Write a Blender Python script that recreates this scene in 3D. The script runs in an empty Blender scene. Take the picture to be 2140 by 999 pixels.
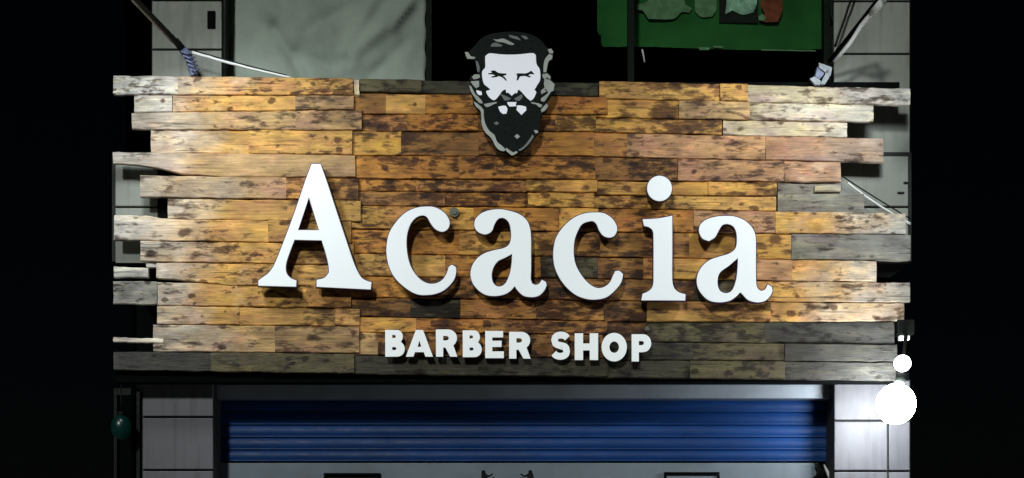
import bpy, bmesh, math, random
from mathutils import Vector, noise as mnoise
random.seed(7)
scn = bpy.context.scene
col = scn.collection
R = math.radians

# ------------------------------------------------------------ camera, world, light
CZ, ZS, D, PXM = 1.6, 3.3, 7.0, 400.0      # camera height, sign centre height, distance, pixels per metre on the sign
cam_d = bpy.data.cameras.new('camera'); cam = bpy.data.objects.new('camera', cam_d); col.objects.link(cam)
cam.location = (0, -D, CZ); cam.rotation_euler = (R(90), 0, 0)
cam_d.sensor_width = 36; cam_d.lens = 36 * D / (2140 / PXM)
cam_d.shift_y = (ZS - CZ) / (2140 / PXM)
cam_d.clip_end = 1000
scn.camera = cam

SUN_EL, SUN_AZ = R(28), R(14)              # a high lamp across the street, a little to the left
world = bpy.data.worlds.new('World'); scn.world = world; world.use_nodes = True
wn = world.node_tree; sky = wn.nodes.new('ShaderNodeTexSky'); sky.sky_type = 'NISHITA'
sky.sun_disc = False; sky.sun_elevation = SUN_EL; sky.sun_rotation = R(180) - SUN_AZ
wn.links.new(sky.outputs[0], wn.nodes['Background'].inputs[0])
wn.nodes['Background'].inputs[1].default_value = 0.0002
sd = bpy.data.lights.new('street_light', 'SUN'); sd.energy = 1.3; sd.angle = R(5.0); sd.color = (0.96, 1.0, 0.95)
sun = bpy.data.objects.new('street_light', sd); col.objects.link(sun)
sun.location = (-3, -12, 9)
dv = Vector((math.sin(SUN_AZ) * math.cos(SUN_EL), math.cos(SUN_AZ) * math.cos(SUN_EL), -math.sin(SUN_EL)))
sun.rotation_euler = dv.to_track_quat('-Z', 'Y').to_euler()
scn.view_settings.view_transform = 'Standard'; scn.view_settings.look = 'None'
scn.view_settings.exposure = 0; scn.view_settings.gamma = 1

# ------------------------------------------------------------ helpers
def W(px, py, y=0.0):
    k = (D + y) / D
    return Vector(((px - 1070) / PXM * k, y, CZ + (ZS + (500 - py) / PXM - CZ) * k))

def nd(t, typ, **kw):
    n = t.nodes.new(typ)
    for k, v in kw.items():
        if hasattr(n, k): setattr(n, k, v)
        else: n.inputs[k].default_value = v
    return n

def mat_new(name):
    m = bpy.data.materials.new(name); m.use_nodes = True
    t = m.node_tree
    return m, t, t.nodes['Principled BSDF']

def ramp(t, fac, stops):
    r = t.nodes.new('ShaderNodeValToRGB')
    e = r.color_ramp.elements
    while len(e) < len(stops): e.new(0.5)
    for i, (p, c) in enumerate(stops):
        e[i].position = p; e[i].color = (c[0], c[1], c[2], 1) if hasattr(c, '__len__') else (c, c, c, 1)
    t.links.new(fac, r.inputs[0]); return r.outputs[0]

def mix(t, fac, a, b, mode='MIX'):
    m = t.nodes.new('ShaderNodeMix'); m.data_type = 'RGBA'; m.blend_type = mode
    for i, v in ((0, fac), (6, a), (7, b)):
        if isinstance(v, (int, float)): m.inputs[i].default_value = v
        elif isinstance(v, tuple): m.inputs[i].default_value = (*v, 1)
        else: t.links.new(v, m.inputs[i])
    return m.outputs[2]

def noise_tex(t, vec, scale, detail=4, rough=0.55, stretch=(1, 1, 1), distort=0.0):
    mp = t.nodes.new('ShaderNodeMapping'); mp.inputs['Scale'].default_value = stretch
    t.links.new(vec, mp.inputs[0])
    n = t.nodes.new('ShaderNodeTexNoise'); n.inputs['Scale'].default_value = scale
    n.inputs['Detail'].default_value = detail; n.inputs['Roughness'].default_value = rough
    n.inputs['Distortion'].default_value = distort
    t.links.new(mp.outputs[0], n.inputs['Vector']); return n.outputs[0]

def bump(t, h, bs, strength=0.3, dist=0.01):
    b = t.nodes.new('ShaderNodeBump'); b.inputs['Strength'].default_value = strength; b.inputs['Distance'].default_value = dist
    t.links.new(h, b.inputs['Height']); t.links.new(b.outputs[0], bs.inputs['Normal'])

def simple(name, c, rough=0.6, var=0.25, scale=6, metallic=0.0, dirt=None, bumpk=0.15, stretch=(1, 1, 1), spec=0.5):
    m, t, b = mat_new(name)
    g = t.nodes.new('ShaderNodeNewGeometry').outputs['Position']
    n1 = noise_tex(t, g, scale, 5, 0.6, stretch); n2 = noise_tex(t, g, scale * 9, 3, 0.6, stretch)
    lo = tuple(x * (1 - var) for x in c); hi = tuple(min(1, x * (1 + var)) for x in c)
    cc = ramp(t, n1, [(0.3, lo), (0.7, hi)])
    if dirt:
        f = ramp(t, noise_tex(t, g, scale * 0.45, 6, 0.65, (1.6, 1.6, 0.5)), [(0.5, 0.0), (0.72, 0.75)])
        cc = mix(t, f, cc, dirt)
    if 'tile' in name or 'cladding' in name:
        rnd = t.nodes.new('ShaderNodeObjectInfo').outputs['Random']
        cc = mix(t, 1.0, cc, ramp(t, rnd, [(0.0, 0.84), (1.0, 1.10)]), 'MULTIPLY')
        stk = noise_tex(t, g, 16, 5, 0.65, (1.5, 1.5, 0.12)); cc = mix(t, 0.6, cc, ramp(t, stk, [(0.30, 0.55), (0.50, 1.0)]), 'MULTIPLY')
        chp = noise_tex(t, g, 28, 4, 0.7); cc = mix(t, ramp(t, chp, [(0.70, 0.0), (0.74, 0.8)]), cc, (0.03, 0.03, 0.028))
    cc = mix(t, 0.12, cc, n2, 'MULTIPLY')
    t.links.new(cc, b.inputs['Base Color'])
    rr = ramp(t, n2, [(0.2, max(0, rough - 0.12)), (0.8, min(1, rough + 0.12))]); t.links.new(rr, b.inputs['Roughness'])
    b.inputs['Metallic'].default_value = metallic; b.inputs['Specular IOR Level'].default_value = spec
    if bumpk: bump(t, n2, b, bumpk, 0.004)
    return m

def emissive(name, c, base, strength, rough=0.4):
    m, t, b = mat_new(name)
    b.inputs['Base Color'].default_value = (*base, 1); b.inputs['Roughness'].default_value = rough
    b.inputs['Emission Color'].default_value = (*c, 1); b.inputs['Emission Strength'].default_value = strength
    return m

def plank_mat():
    m, t, b = mat_new('stained_plank_wood')
    oc = t.nodes.new('ShaderNodeTexCoord').outputs['Object']
    oi = t.nodes.new('ShaderNodeObjectInfo')
    geo = t.nodes.new('ShaderNodeNewGeometry').outputs['Position']
    sc = nd(t, 'ShaderNodeMath', operation='MULTIPLY'); t.links.new(oi.outputs['Random'], sc.inputs[0]); sc.inputs[1].default_value = 37.0
    rs = nd(t, 'ShaderNodeMath', operation='MULTIPLY_ADD'); t.links.new(oi.outputs['Random'], rs.inputs[0]); rs.inputs[1].default_value = 0.75; rs.inputs[2].default_value = 0.65
    ocs = nd(t, 'ShaderNodeVectorMath', operation='SCALE'); t.links.new(oc, ocs.inputs[0]); t.links.new(rs.outputs[0], ocs.inputs['Scale'])
    ad = nd(t, 'ShaderNodeVectorMath', operation='ADD'); t.links.new(ocs.outputs[0], ad.inputs[0]); t.links.new(sc.outputs[0], ad.inputs[1])
    v = ad.outputs[0]
    hue = noise_tex(t, v, 6, 3, 0.6, (1, 1, 1.8))
    base = mix(t, 1.0, oi.outputs['Color'], ramp(t, hue, [(0.30, (1.0, 0.82, 0.98)), (0.5, (1.02, 0.98, 0.9)), (0.70, (1.0, 0.99, 0.76))]), 'MULTIPLY')
    # long soft tone drift along each plank
    drift = noise_tex(t, v, 7, 4, 0.6, (1, 1, 2.2), 0.2)
    c = mix(t, ramp(t, drift, [(0.3, 0.0), (0.72, 1.0)]), mix(t, 1.0, base, (0.62, 0.55, 0.50), 'MULTIPLY'), mix(t, 1.0, base, (1.5, 1.42, 1.2), 'MULTIPLY'))
    # grey weathering towards both board ends, with floodlight washout painted into the colour
    sx = nd(t, 'ShaderNodeSeparateXYZ'); t.links.new(geo, sx.inputs[0])
    ab = nd(t, 'ShaderNodeMath', operation='ABSOLUTE'); t.links.new(sx.outputs[0], ab.inputs[0])
    wadd = nd(t, 'ShaderNodeMath', operation='MULTIPLY_ADD'); t.links.new(noise_tex(t, v, 3, 4, 0.6), wadd.inputs[0]); wadd.inputs[1].default_value = 1.1
    t.links.new(ab.outputs[0], wadd.inputs[2])
    w = ramp(t, nd_div(t, wadd.outputs[0], 3.0), [(0.67, 0.0), (0.90, 0.9)])
    lum = t.nodes.new('ShaderNodeRGBToBW'); t.links.new(c, lum.inputs[0])
    gry = mix(t, 1.0, lum.outputs[0], (1.72, 1.70, 1.62), 'MULTIPLY')
    c = mix(t, w, c, gry)
    # yellow rubbed highlights
    hl = ramp(t, noise_tex(t, v, 11, 4, 0.6, (0.55, 1, 2.8), 0.1), [(0.50, 0.0), (0.62, 0.7)])
    c = mix(t, hl, c, mix(t, 1.0, c, (1.4, 1.33, 1.15), 'MULTIPLY'))
    # scorched patches, amount from the object's alpha
    bn0 = noise_tex(t, v, 19, 5, 0.65, (0.62, 1, 1.9), 0.15); lf = noise_tex(t, v, 3.2, 2, 0.5)
    bnm = nd(t, 'ShaderNodeMath', operation='MULTIPLY_ADD'); t.links.new(lf, bnm.inputs[0]); bnm.inputs[1].default_value = 0.55; t.links.new(bn0, bnm.inputs[2])
    bns = nd(t, 'ShaderNodeMath', operation='SUBTRACT'); t.links.new(bnm.outputs[0], bns.inputs[0]); bns.inputs[1].default_value = 0.275; bn = bns.outputs[0]
    al = nd(t, 'ShaderNodeMath', operation='MULTIPLY_ADD'); t.links.new(oi.outputs['Alpha'], al.inputs[0]); al.inputs[1].default_value = 0.19
    t.links.new(bn, al.inputs[2])
    bf = ramp(t, al.outputs[0], [(0.60, 0.0), (0.68, 0.7), (0.76, 0.95)])
    c = mix(t, bf, c, mix(t, 1.0, c, (0.13, 0.085, 0.06), 'MULTIPLY'))
    mpv = t.nodes.new('ShaderNodeMapping'); mpv.inputs['Scale'].default_value = (0.75, 1, 1.15); t.links.new(v, mpv.inputs[0])
    wob = nd(t, 'ShaderNodeVectorMath', operation='SCALE'); ncol = t.nodes.new('ShaderNodeTexNoise'); ncol.inputs['Scale'].default_value = 22; t.links.new(v, ncol.inputs['Vector'])
    t.links.new(ncol.outputs['Color'], wob.inputs[0]); wob.inputs['Scale'].default_value = 0.045
    va = nd(t, 'ShaderNodeVectorMath', operation='ADD'); t.links.new(mpv.outputs[0], va.inputs[0]); t.links.new(wob.outputs[0], va.inputs[1])
    vo = t.nodes.new('ShaderNodeTexVoronoi'); vo.inputs['Scale'].default_value = 14.0; t.links.new(va.outputs[0], vo.inputs['Vector'])
    pres = t.nodes.new('ShaderNodeSeparateColor'); t.links.new(vo.outputs['Color'], pres.inputs[0])
    pm = nd(t, 'ShaderNodeMath', operation='MULTIPLY_ADD'); t.links.new(pres.outputs[0], pm.inputs[0]); pm.inputs[1].default_value = -0.42; pm.inputs[2].default_value = 0.10
    pa = nd(t, 'ShaderNodeMath', operation='MULTIPLY_ADD'); t.links.new(oi.outputs['Alpha'], pa.inputs[0]); pa.inputs[1].default_value = 0.27; t.links.new(pm.outputs[0], pa.inputs[2])
    kd = nd(t, 'ShaderNodeMath', operation='SUBTRACT'); t.links.new(pa.outputs[0], kd.inputs[0]); t.links.new(vo.outputs['Distance'], kd.inputs[1])
    kf = ramp(t, nd_add(t, kd.outputs[0], 0.5), [(0.33, 0.0), (0.45, 0.85)])
    c = mix(t, kf, c, mix(t, 1.0, c, (0.16, 0.095, 0.06), 'MULTIPLY'))
    grain = noise_tex(t, v, 9, 6, 0.7, (1, 1, 16), 0.4)
    c = mix(t, 0.55, c, ramp(t, grain, [(0.32, 0.5), (0.6, 1.12)]), 'MULTIPLY')
    # sawn hairline cracks
    cr = ramp(t, noise_tex(t, v, 5, 3, 0.5, (0.6, 1, 14), 0.2), [(0.33, 0.25), (0.37, 1.0)])
    c = mix(t, 0.7, c, cr, 'MULTIPLY')
    t.links.new(c, b.inputs['Base Color'])
    t.links.new(ramp(t, grain, [(0.3, 0.75), (0.7, 0.48)]), b.inputs['Roughness'])
    b.inputs['Specular IOR Level'].default_value = 0.35
    hm = mix(t, 0.5, grain, drift)
    bump(t, hm, b, 0.75, 0.012)
    return m

def nd_add(t, s, k):
    n = nd(t, 'ShaderNodeMath', operation='ADD'); t.links.new(s, n.inputs[0]); n.inputs[1].default_value = k; return n.outputs[0]

def nd_div(t, s, k):
    n = nd(t, 'ShaderNodeMath', operation='DIVIDE'); t.links.new(s, n.inputs[0]); n.inputs[1].default_value = k; return n.outputs[0]

M = {}
M['plank'] = plank_mat()
M['wall'] = simple('grey_wall_cladding', (0.33, 0.35, 0.31), 0.6, 0.10, 3, spec=0.25, dirt=(0.26, 0.28, 0.245), bumpk=0.1)
M['wall2'] = simple('lilac_grey_tile', (0.150, 0.150, 0.168), 0.5, 0.09, 3, spec=0.3, dirt=(0.105, 0.105, 0.118), bumpk=0.08)
M['joint'] = simple('dark_joint', (0.02, 0.022, 0.02), 0.9)
M['black'] = simple('black_paint', (0.002, 0.003, 0.003), 0.9, spec=0.08)
M['void'] = simple('unlit_interior', (0.0015, 0.002, 0.002), 0.95, bumpk=0, spec=0.0)
M['dkmetal'] = simple('dark_metal', (0.004, 0.006, 0.004), 0.6, spec=0.2)
M['steel'] = simple('silver_metal', (0.22, 0.25, 0.28), 0.45, 0.4, 40)
M['galv'] = simple('pale_conduit', (0.60, 0.62, 0.57), 0.5, 0.2, 30)
M['whitecable'] = simple('white_cable_sheath', (0.85, 0.87, 0.85), 0.4, 0.05, 30)
M['bluecloth'] = simple('blue_grey_plastic', (0.16, 0.19, 0.32), 0.5, 0.4, 30)
M['tarp'] = simple('grey_green_tarpaulin', (0.31, 0.36, 0.305), 0.8, 0.14, 4, spec=0.2, dirt=(0.22, 0.265, 0.215), bumpk=0.25)
M['green'] = simple('green_banner_cloth', (0.014, 0.082, 0.018), 0.9, 0.35, 3, spec=0.1)
M['greenpost'] = simple('dark_green_post', (0.0015, 0.0055, 0.0018), 0.7, spec=0.15)
M['pale_green'] = simple('pale_green_print', (0.085, 0.18, 0.085), 0.8, 0.35, 20, spec=0.1)
M['mint'] = simple('mint_white_print', (0.2, 0.38, 0.26), 0.8, 0.6, 25, spec=0.1)
M['rust'] = simple('red_brown_print', (0.13, 0.04, 0.018), 0.8, 0.5, 20, spec=0.1)
M['blue'] = simple('blue_shutter_paint', (0.003, 0.042, 0.185), 0.52, 0.35, 3, bumpk=0.25, stretch=(0.4, 1, 2), spec=0.3, dirt=(0.006, 0.03, 0.10))
M['housing'] = simple('blue_grey_steel', (0.36, 0.41, 0.47), 0.45, 0.12, 5, bumpk=0.1)
M['fascia'] = simple('blue_grey_fascia', (0.18, 0.225, 0.27), 0.6, 0.14, 4, dirt=(0.13, 0.16, 0.19))
M['road'] = simple('asphalt', (0.05, 0.05, 0.05), 0.9, 0.3, 4)
M['pave'] = simple('concrete_paving', (0.16, 0.155, 0.15), 0.85, 0.2, 3)
M['kerb'] = simple('kerb_concrete', (0.22, 0.22, 0.21), 0.85, 0.2, 3)
M['letter'] = emissive('brightened_white_acrylic', (0.86, 0.95, 1.0), (0.72, 0.75, 0.76), 0.33)  # faint emission added to brighten the unlit letter faces
M['small_letter'] = emissive('white_acrylic', (0.88, 0.95, 1.0), (0.72, 0.75, 0.73), 0.33)  # same added glow on the small letters, which hold no lamp
M['return'] = simple('purple_black_letter_side', (0.055, 0.014, 0.065), 0.4, 0.3, 20)
M['emb_black'] = simple('green_black_acrylic', (0.003, 0.008, 0.0075), 0.6, 0.2, 8, bumpk=0, spec=0.12)
M['emb_white'] = emissive('white_emblem_face', (0.85, 0.9, 1.0), (0.70, 0.72, 0.76), 0.34)  # glow added to whiten the emblem; nothing is lit inside
M['emb_grey'] = simple('pale_grey_emblem_edge', (0.46, 0.50, 0.46), 0.5, 0.15, 20, bumpk=0)
M['emb_mid'] = simple('mid_grey_emblem', (0.16, 0.18, 0.18), 0.5, 0.15, 20, bumpk=0)
M['bulb'] = emissive('lit_bulb_glass', (0.93, 0.98, 1.0), (0.9, 0.9, 0.9), 75.0)
M['bulb_dim'] = emissive('lit_small_bulb_glass', (0.93, 0.98, 1.0), (0.9, 0.9, 0.9), 16.0)
M['flood_glass'] = emissive('lit_floodlight_glass', (0.9, 0.96, 1.0), (0.9, 0.9, 0.9), 8.0)
M['teal'] = emissive('dim_teal_glass', (0.0, 0.35, 0.27), (0.002, 0.014, 0.012), 0.014, 0.3)
M['glass'] = simple('dark_window_glass', (0.006, 0.012, 0.012), 0.12, bumpk=0)
M['washer'] = simple('dull_green_zinc', (0.13, 0.14, 0.10), 0.5, 0.2, 40)

def empty(name, loc, label=None, cat=None, group=None):
    o = bpy.data.objects.new(name, None); col.objects.link(o); o.location = loc; o.empty_display_size = 0.1
    if label: o['label'] = label
    if cat: o['category'] = cat
    if group: o['group'] = group
    return o

WPOS = {}
def put(name, me, parent=None, origin=None, label=None):
    """mesh given in world coordinates; gets its own origin, parented without rotation"""
    if origin is None:
        n = len(me.vertices); s = Vector((0, 0, 0))
        for v in me.vertices: s += v.co
        origin = s / max(1, n)
    origin = Vector(origin)
    for v in me.vertices: v.co -= origin
    o = bpy.data.objects.new(name, me); col.objects.link(o)
    if parent:
        o.parent = parent; pw = WPOS.get(parent.name, Vector(parent.location)); o.location = origin - pw
    else: o.location = origin
    WPOS[o.name] = origin
    if label: o['label'] = label
    return o

def finish(bm, mats):
    bmesh.ops.recalc_face_normals(bm, faces=bm.faces)
    me = bpy.data.meshes.new('mesh'); bm.to_mesh(me); bm.free()
    for m in (mats if isinstance(mats, (list, tuple)) else [mats]): me.materials.append(m)
    return me

def bx(bm, a, b, bev=0.0):
    r = bmesh.ops.create_cube(bm, size=1)
    vs = r['verts']
    for v in vs:
        v.co = Vector(((a[0] + b[0]) / 2 + v.co.x * (b[0] - a[0]), (a[1] + b[1]) / 2 + v.co.y * (b[1] - a[1]), (a[2] + b[2]) / 2 + v.co.z * (b[2] - a[2])))
    if bev:
        es = list({e for v in vs for e in v.link_edges})
        bmesh.ops.bevel(bm, geom=es, offset=bev, segments=2, affect='EDGES', profile=0.6)

def box_obj(name, a, b, mat, parent=None, bev=0.0, label=None, origin=None):
    bm = bmesh.new(); lo = [min(a[i], b[i]) for i in range(3)]; hi = [max(a[i], b[i]) for i in range(3)]
    bx(bm, lo, hi, bev); return put(name, finish(bm, mat), parent, origin, label)

def pxbox(name, x0, x1, y0, y1, d0, d1, mat, parent=None, bev=0.0, label=None):
    """box whose front face (depth d0) covers the given pixel rectangle"""
    a = W(x0, y0, d0); b = W(x1, y1, d0)
    return box_obj(name, (a.x, d0, b.z), (b.x, d1, a.z), mat, parent, bev, label)

def tube(bm, pts, r, seg=8, r1=None):
    pts = [Vector(p) for p in pts]; rings = []
    for i, p in enumerate(pts):
        d = (pts[min(i + 1, len(pts) - 1)] - pts[max(i - 1, 0)]).normalized()
        u = d.cross(Vector((0, 1, 0.13))).normalized(); w = d.cross(u).normalized()
        rr = r if r1 is None else r + (r1 - r) * i / (len(pts) - 1)
        rings.append([bm.verts.new(p + u * rr * math.cos(2 * math.pi * k / seg) + w * rr * math.sin(2 * math.pi * k / seg)) for k in range(seg)])
    for a, b in zip(rings, rings[1:]):
        for k in range(seg): bm.faces.new((a[k], a[(k + 1) % seg], b[(k + 1) % seg], b[k]))
    bm.faces.new(rings[0][::-1]); bm.faces.new(rings[-1])

def tube_obj(name, pts, r, mat, parent=None, seg=10, r1=None, label=None):
    bm = bmesh.new(); tube(bm, pts, r, seg, r1); me = finish(bm, mat)
    for p in me.polygons: p.use_smooth = len(p.vertices) == 4
    return put(name, me, parent, None, label)

def sag(a, b, n=16, drop=0.0, wob=0.0):
    a, b = Vector(a), Vector(b); out = []
    for i in range(n + 1):
        t = i / n; p = a.lerp(b, t); p.z -= drop * 4 * t * (1 - t)
        if 0 < i < n: p.z += random.uniform(-wob, wob); p.x += random.uniform(-wob, wob)
        out.append(p)
    return out

def smooth_loop(pts, sub=5, corner=48, forced=()):
    n = len(pts); out = []
    P = [Vector((p[0], p[1])) for p in pts]
    cor = []
    for i in range(n):
        a = P[i] - P[i - 1]; b = P[(i + 1) % n] - P[i]
        ang = math.degrees(a.angle(b)) if a.length > 1e-6 and b.length > 1e-6 else 0
        cor.append(ang > corner or i in forced)
    for i in range(n):
        p0, p1, p2, p3 = P[i - 1], P[i], P[(i + 1) % n], P[(i + 2) % n]
        m1 = (p2 - p1) if cor[i] else (p2 - p0) / 2
        m2 = (p2 - p1) if cor[(i + 1) % n] else (p3 - p1) / 2
        if cor[i] and cor[(i + 1) % n]: out.append(p1); continue
        L = (p2 - p1).length
        for m in (m1, m2):
            if m.length > 1.3 * L: m *= 1.3 * L / m.length
        for k in range(sub):
            t = k / sub; t2, t3 = t * t, t * t * t
            out.append(p1 * (2*t3-3*t2+1) + m1 * (t3-2*t2+t) + p2 * (-2*t3+3*t2) + m2 * (t3-t2))
    return out

def plate(name, loops, y_front, thick, mats, parent, bevel=0.0, label=None, grow=0.0):
    """loops in photo pixels on the plane y_front; solid plate with real thickness; mats = (front, side)"""
    cu = bpy.data.curves.new('c', 'CURVE'); cu.dimensions = '2D'; cu.fill_mode = 'BOTH'
    cu.extrude = max(1e-4, thick / 2 - bevel); cu.bevel_depth = bevel; cu.bevel_resolution = 1; cu.offset = -bevel + grow
    for lp in loops:
        sp = cu.splines.new('POLY'); sp.points.add(len(lp) - 1); sp.use_cyclic_u = True
        for i, p in enumerate(lp):
            w = W(p[0], p[1], y_front); sp.points[i].co = (w.x, w.z, 0, 1)
    ob = bpy.data.objects.new('c', cu); col.objects.link(ob)
    dg = bpy.context.evaluated_depsgraph_get()
    me = bpy.data.meshes.new_from_object(ob.evaluated_get(dg))
    bpy.data.objects.remove(ob); bpy.data.curves.remove(cu)
    for v in me.vertices: v.co = Vector((v.co.x, y_front + thick / 2 - v.co.z, v.co.y))
    me.materials.clear()
    for m in mats: me.materials.append(m)
    me.update()
    for p in me.polygons:
        p.material_index = 0 if (p.normal.y < -0.3 or len(mats) == 1) else 1
    return put(name, me, parent, None, label)

# ------------------------------------------------------------ ground
def sheet(name, x0, x1, y0, y1, z, mat, thick=0):
    bm = bmesh.new()
    if thick: bx(bm, (x0, y0, z - thick), (x1, y1, z))
    else:
        vs = [bm.verts.new(p) for p in ((x0, y0, z), (x1, y0, z), (x1, y1, z), (x0, y1, z))]; bm.faces.new(vs)
    o = put(name, finish(bm, mat)); o['kind'] = 'structure'; return o
sheet('ground', -30, 30, -30, 30, -0.13, M['road'])
sheet('pavement', -29.9, 29.9, -2.6, 3.5, 0.0, M['pave'], 0.125)
sheet('kerb', -29.9, 29.9, -2.75, -2.604, 0.005, M['kerb'], 0.13)

# ------------------------------------------------------------ the shop building
YW = 0.17
bld = empty('shop_building', (0, YW, 0), 'grey tiled shop front with dark unlit openings behind the wooden plank sign', 'building')
bld['kind'] = 'structure'
XL, XR = 236, 1903
# recessed dark rooms: upper storey and ground floor, real boxes open to the street
def room(name, x0, x1, z0, z1, y0, y1):
    bm = bmesh.new()
    v = lambda *p: bm.verts.new(p)
    bl, br, tr, tl = v(x0, y1, z0), v(x1, y1, z0), v(x1, y1, z1), v(x0, y1, z1)
    fl, fr, gr, gl = v(x0, y0, z0), v(x1, y0, z0), v(x1, y0, z1), v(x0, y0, z1)
    for f in ((bl, br, tr, tl), (fl, fr, br, bl), (gl, gr, tr, tl), (fl, bl, tl, gl), (fr, br, tr, gr)): bm.faces.new(f)
    return put(name, finish(bm, M['void']), bld)
zU = W(0, 325, YW).z; zB = W(0, 552, YW).z
xl, xr = W(XL, 0, YW).x, W(XR, 0, YW).x
room('room', xl + 0.02, xr - 0.02, zU - 0.02, 6.2, YW + 0.16, 3.4)
room('room', xl + 0.02, xr - 0.02, 0.004, zB + 0.02, YW + 0.34, 3.4)
# spandrel wall behind the sign
sp = box_obj('spandrel_wall', (xl + 0.012, 0.115, zB), (xr - 0.012, YW + 0.34, zU), M['joint'], bld)
def tiles(par, x0, x1, ys, depth, mat, xs=None, y_thick=0.018, gap=4.2):
    xs = xs or [x0, x1]
    for a, b in zip(xs, xs[1:]):
        for c, d in zip(ys, ys[1:]):
            pxbox('tile', a + gap / 2, b - gap / 2, c + gap / 2, d - gap / 2, depth, depth + y_thick, mat, par, 0.004)
tiles(sp, 239, 1900, [325, 433, 552], 0.098, M['wall'], [239, 412, 588, 764, 940, 1116, 1292, 1468, 1644, 1900])
# upper pillars
def pillar(x0, x1, ys, depth, mat, xs=None, back=0.3, label=None):
    p = pxbox('pillar', x0 + 1, x1 - 1, ys[0], ys[-1], depth + 0.02, depth + back, M['joint'], bld, 0, label)
    tiles(p, x0, x1, ys, depth, mat, xs); return p
pillar(316, 465, [-420, -262, -158, 1, 104, 324], YW, M['wall'])
pillar(1741, XR, [-420, -262, -158, 3, 113, 324], YW, M['wall'])
# slot in the upper left pillar: recessed switch box
bm = bmesh.new(); a = W(433, 23, YW - 0.006); b = W(450, 60, YW - 0.006)
bx(bm, (a.x, YW - 0.008, b.z), (b.x, YW + 0.012, a.z), 0.004)
put('vent_slot', finish(bm, M['black']), bld)
# lower pillars
pillar(296, 447, [794, 872, 983, 1095, 1207, 1319, 1431, 1543, 1655, 1760], YW, M['wall2'])
pillar(1742, XR, [794, 880, 985, 1095, 1207, 1319, 1431, 1543, 1655, 1760], YW, M['wall2'], [1742, 1856, XR])
# header beam between lower pillars and spandrel (dark soffit)
box_obj('header_beam', (W(236, 0, YW).x, YW + 0.36, W(0, 801, YW).z), (W(1903, 0, YW).x, YW + 0.6, zB - 0.003), M['black'], bld)
box_obj('lintel', (W(296, 0, YW).x, YW + 0.03, W(0, 797, YW).z), (W(1903, 0, YW).x, YW + 0.3, W(0, 770, YW).z), M['black'], bld)
# corner walls returning to the back
box_obj('side_wall', (xl - 0.004, YW + 0.35, 0.003), (xl + 0.015, 3.5, 6.2), M['void'], bld)
box_obj('side_wall', (xr - 0.015, YW + 0.35, 0.003), (xr + 0.004, 3.5, 6.2), M['void'], bld)
# left lower bay: dark glazed door frame
fr = empty('unlit_shopfront', W(266, 1700, YW + 0.4), 'unlit black framed doorway left of the lower grey pillar', 'doorway')
WPOS[fr.name] = Vector(fr.location)
pxbox('frame', 238, 244, 812, 1755, YW + 0.36, YW + 0.42, M['dkmetal'], fr)
pxbox('frame', 284, 292, 812, 1755, YW + 0.36, YW + 0.42, M['dkmetal'], fr)
pxbox('top_rail', 245, 283, 812, 826, YW + 0.36, YW + 0.42, M['dkmetal'], fr)
# teal lantern inside it
bm = bmesh.new(); bmesh.ops.create_uvsphere(bm, u_segments=24, v_segments=16, radius=0.055)
c = W(253, 893, YW + 0.25)
for v in bm.verts: v.co = Vector((v.co.x, v.co.y, v.co.z * 1.25)) + c
me = finish(bm, M['teal'])
for p in me.polygons: p.use_smooth = True
lan = empty('teal_lantern', c, 'dim teal glass lantern hanging in the dark doorway at lower left', 'lantern'); WPOS[lan.name] = c.copy()
put('globe', me, lan)
tube_obj('hanging_cord', [c + Vector((0, 0, 0.06)), Vector((c.x, c.y, W(0, 803, YW + .25).z))], 0.004, M['dkmetal'], lan, 6)
tube_obj('cap', [c + Vector((0, 0, 0.06)), c + Vector((0, 0, 0.085))], 0.02, M['dkmetal'], lan, 10)

# ------------------------------------------------------------ roller shutter
YSH = 0.38
sh = empty('roller_shutter', W(1095, 1000, YSH), 'blue ribbed roller shutter under a blue grey housing below the sign', 'shutter')
WPOS[sh.name] = Vector(sh.location)
pxbox('shutter_housing', 452, 1735, 804, 833, YSH - 0.10, YSH + 0.12, M['housing'], sh, 0.006)
ys = [837, 862, 889, 915, 941, 965]
for a, b in zip(ys, ys[1:]):
    bm = bmesh.new(); x0, x1 = W(454, 0, YSH).x, W(1733, 0, YSH).x
    z0, z1 = W(0, b, YSH).z, W(0, a, YSH).z; h = z1 - z0
    prof = []
    for k in range(11):
        t = k / 10
        prof.append((YSH - 0.004 - 0.009 * math.sin(math.pi * min(1, t * 1.02)) ** 0.8 + 0.004 * t, z0 + h * (0.10 + 0.88 * t)))
    prof = [(YSH + 0.008, z0 + h * 0.015), (YSH - 0.010, z0 + h * 0.03)] + prof + [(YSH + 0.008, z1)]
    nseg = 28; rows = []
    for i in range(nseg + 1):
        x = x0 + (x1 - x0) * i / nseg; wv = 0.0012 * mnoise.noise(Vector((x * 2.3, a * 0.3, 0)))
        rows.append([bm.verts.new((x, py + wv, pz)) for py, pz in prof])
    for r0, r1 in zip(rows, rows[1:]):
        for k in range(len(prof) - 1): bm.faces.new((r0[k], r0[k + 1], r1[k + 1], r1[k]))
    me = finish(bm, M['blue'])
    for p in me.polygons: p.use_smooth = True
    put('slat', me, sh)
pxbox('guide_rail', 447, 453, 836, 1000, YSH - 0.04, YSH + 0.03, M['dkmetal'], sh)
pxbox('guide_rail', 1734, 1741, 836, 1000, YSH - 0.04, YSH + 0.03, M['dkmetal'], sh)

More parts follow.
